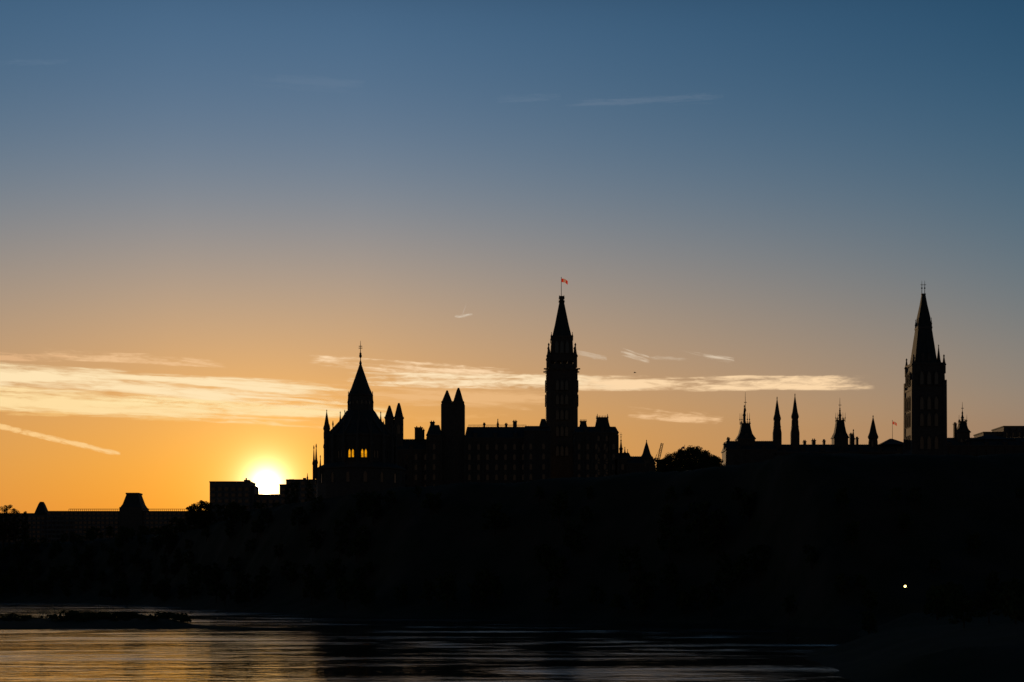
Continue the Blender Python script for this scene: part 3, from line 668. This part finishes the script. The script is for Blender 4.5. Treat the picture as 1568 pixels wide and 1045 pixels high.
# ---------- cirrus clouds: sheets tens of kilometres away ----------
def cloud(p0,q0,p1,q1,th,op,seed,col=(252,214,160),fib=3.0,thr=0.5,name='cirrus_cloud',D=42000):
    global nt
    a=Vector((X(p0,D),D,Z(q0,D))); up=Vector((0,0.35,1)).normalized()*S(th,D)
    b_=Vector((X(p1,D+2500),D+2500,Z(q1,D+2500)))
    n=12; v=[];uvs=[];f=[]
    for i in range(n+1):
        c=a.lerp(b_,i/n); v+= [tuple(c-up/2),tuple(c+up/2)]; uvs+=[(i/n,0),(i/n,1)]
    for i in range(n): f.append((2*i,2*i+2,2*i+3,2*i+1))
    me=fastmesh(name,v,facesN=f); l=me.uv_layers.new()
    for lp in me.loops: l.data[lp.index].uv=uvs[lp.vertex_index]
    m=bpy.data.materials.new('cloud_vapour'); m.use_nodes=True; old=nt; nt=m.node_tree; nt.nodes.clear()
    tc=nt.nodes.new('ShaderNodeTexCoord'); sp=nt.nodes.new('ShaderNodeSeparateXYZ'); nt.links.new(tc.outputs['UV'],sp.inputs[0])
    U,Vv=sp.outputs[0],sp.outputs[1]; asp=math.hypot(p1-p0,q1-q0)/th
    def nz(sx,sy,det,off,dist=0.0):
        cb=nt.nodes.new('ShaderNodeCombineXYZ'); nt.links.new(mth('MULTIPLY',U,sx),cb.inputs[0]); nt.links.new(mth('MULTIPLY',Vv,sy),cb.inputs[1]); cb.inputs[2].default_value=seed*3.7+off
        n_=nt.nodes.new('ShaderNodeTexNoise'); n_.inputs['Scale'].default_value=1; n_.inputs['Detail'].default_value=det; n_.inputs['Distortion'].default_value=dist; n_.inputs['Roughness'].default_value=0.6
        nt.links.new(cb.outputs[0],n_.inputs['Vector']); return n_.outputs[0]
    warp=nz(asp*0.25,0.3,2,11)
    V2=mth('ADD',Vv,mth('MULTIPLY',mth('SUBTRACT',warp,0.5),0.45))
    ev=mth('SUBTRACT',1,mth('POWER',mth('ABSOLUTE',mth('SUBTRACT',mth('MULTIPLY',V2,2),1)),1.6),clamp=True)
    edge=mth('MULTIPLY',mapr(Vv,0,0.18,0,1,True),mapr(Vv,0.82,1,1,0,True))
    eu=mth('POWER',mth('MULTIPLY',mth('MULTIPLY',U,mth('SUBTRACT',1,U)),4,clamp=True),0.55)
    env=mth('MULTIPLY',mth('MULTIPLY',ev,edge),eu)
    n1=nz(asp*0.22,fib,6,0,0.4); n2=nz(asp*1.2,fib*2.2,5,5,0.8)
    val=mth('ADD',mth('ADD',mth('MULTIPLY',env,0.7),mth('MULTIPLY',mth('SUBTRACT',n1,0.5),2.8)),mth('MULTIPLY',mth('SUBTRACT',n2,0.5),1.1))
    al=mth('MULTIPLY',mth('MULTIPLY',mapr(val,thr-0.25,thr+0.6,0,1,True),op),mapr(env,0,0.25,0,1,True))
    e=nt.nodes.new('ShaderNodeEmission'); e.inputs[0].default_value=lin(col); tr=nt.nodes.new('ShaderNodeBsdfTransparent'); mx=nt.nodes.new('ShaderNodeMixShader')
    nt.links.new(al,mx.inputs[0]); nt.links.new(tr.outputs[0],mx.inputs[1]); nt.links.new(e.outputs[0],mx.inputs[2])
    o_=nt.nodes.new('ShaderNodeOutputMaterial'); nt.links.new(mx.outputs[0],o_.inputs[0]); nt=old
    me.materials.append(m); link(bpy.data.objects.new(name,me))
W1=(255,228,180)
cloud(-260,558,560,612,62,1.0,1,W1,3.4,0.24)
cloud(-300,596,610,642,60,1.0,2,(255,222,162),3.4,0.24)
cloud(120,612,570,636,28,1.0,21,(255,226,166),2.2,0.22)
cloud(-120,622,330,640,24,0.6,22,(252,205,130),2.0,0.3)
cloud(60,542,350,556,24,0.75,3,(245,200,150),2.0,0.35)
cloud(-80,545,120,548,20,0.6,4,(240,190,140),2.0,0.4)
cloud(470,552,790,574,28,1.0,5,(252,216,172),2.0,0.3)
cloud(530,580,1000,588,34,1.0,6,(255,228,186),2.2,0.25)
cloud(840,588,1340,586,34,1.0,7,(252,216,170),2.2,0.25,D=43000)
cloud(480,598,880,614,50,0.55,8,(245,196,140),3.2,0.35)
cloud(960,632,1110,642,26,0.85,9,(245,200,150),1.8,0.3)
cloud(950,538,995,552,18,0.75,10,(228,208,182),2.2,0.35)
cloud(1040,540,1125,555,22,0.75,11,(228,208,182),2.4,0.35)
cloud(880,540,930,550,14,0.5,12,(215,195,170),1.8,0.35)
cloud(990,546,1060,552,10,0.4,16,(215,195,170),1.5,0.35)
cloud(696,485,724,482,7,0.75,13,(220,205,185),1.2,0.2)
cloud(708,482,714,466,6,0.5,23,(205,190,175),1.2,0.25)
cloud(860,158,1110,150,30,0.12,14,(150,158,172),2.4,0.4)
cloud(760,152,860,148,18,0.09,15,(140,153,170),2.2,0.35)
cloud(380,128,560,134,46,0.08,17,(140,152,168),2.4,0.35)
cloud(-60,98,120,94,18,0.10,18,(130,148,168),2.2,0.35)
cloud(580,642,780,634,22,0.4,19,(248,190,120),2,0.4)
cloud(-40,644,185,696,13,0.9,20,(255,208,140),1.0,0.2,name='contrail')

# ---------- camera ----------
cd=bpy.data.cameras.new('camera'); cd.sensor_width=36; cd.lens=F/1568*36; cd.shift_y=(HY-522.5)/1568; cd.clip_end=200000; cd.clip_start=0.5
co=link(bpy.data.objects.new('camera',cd)); co.location=(0,0,H); co.rotation_euler=(math.radians(90),0,0); scene.camera=co
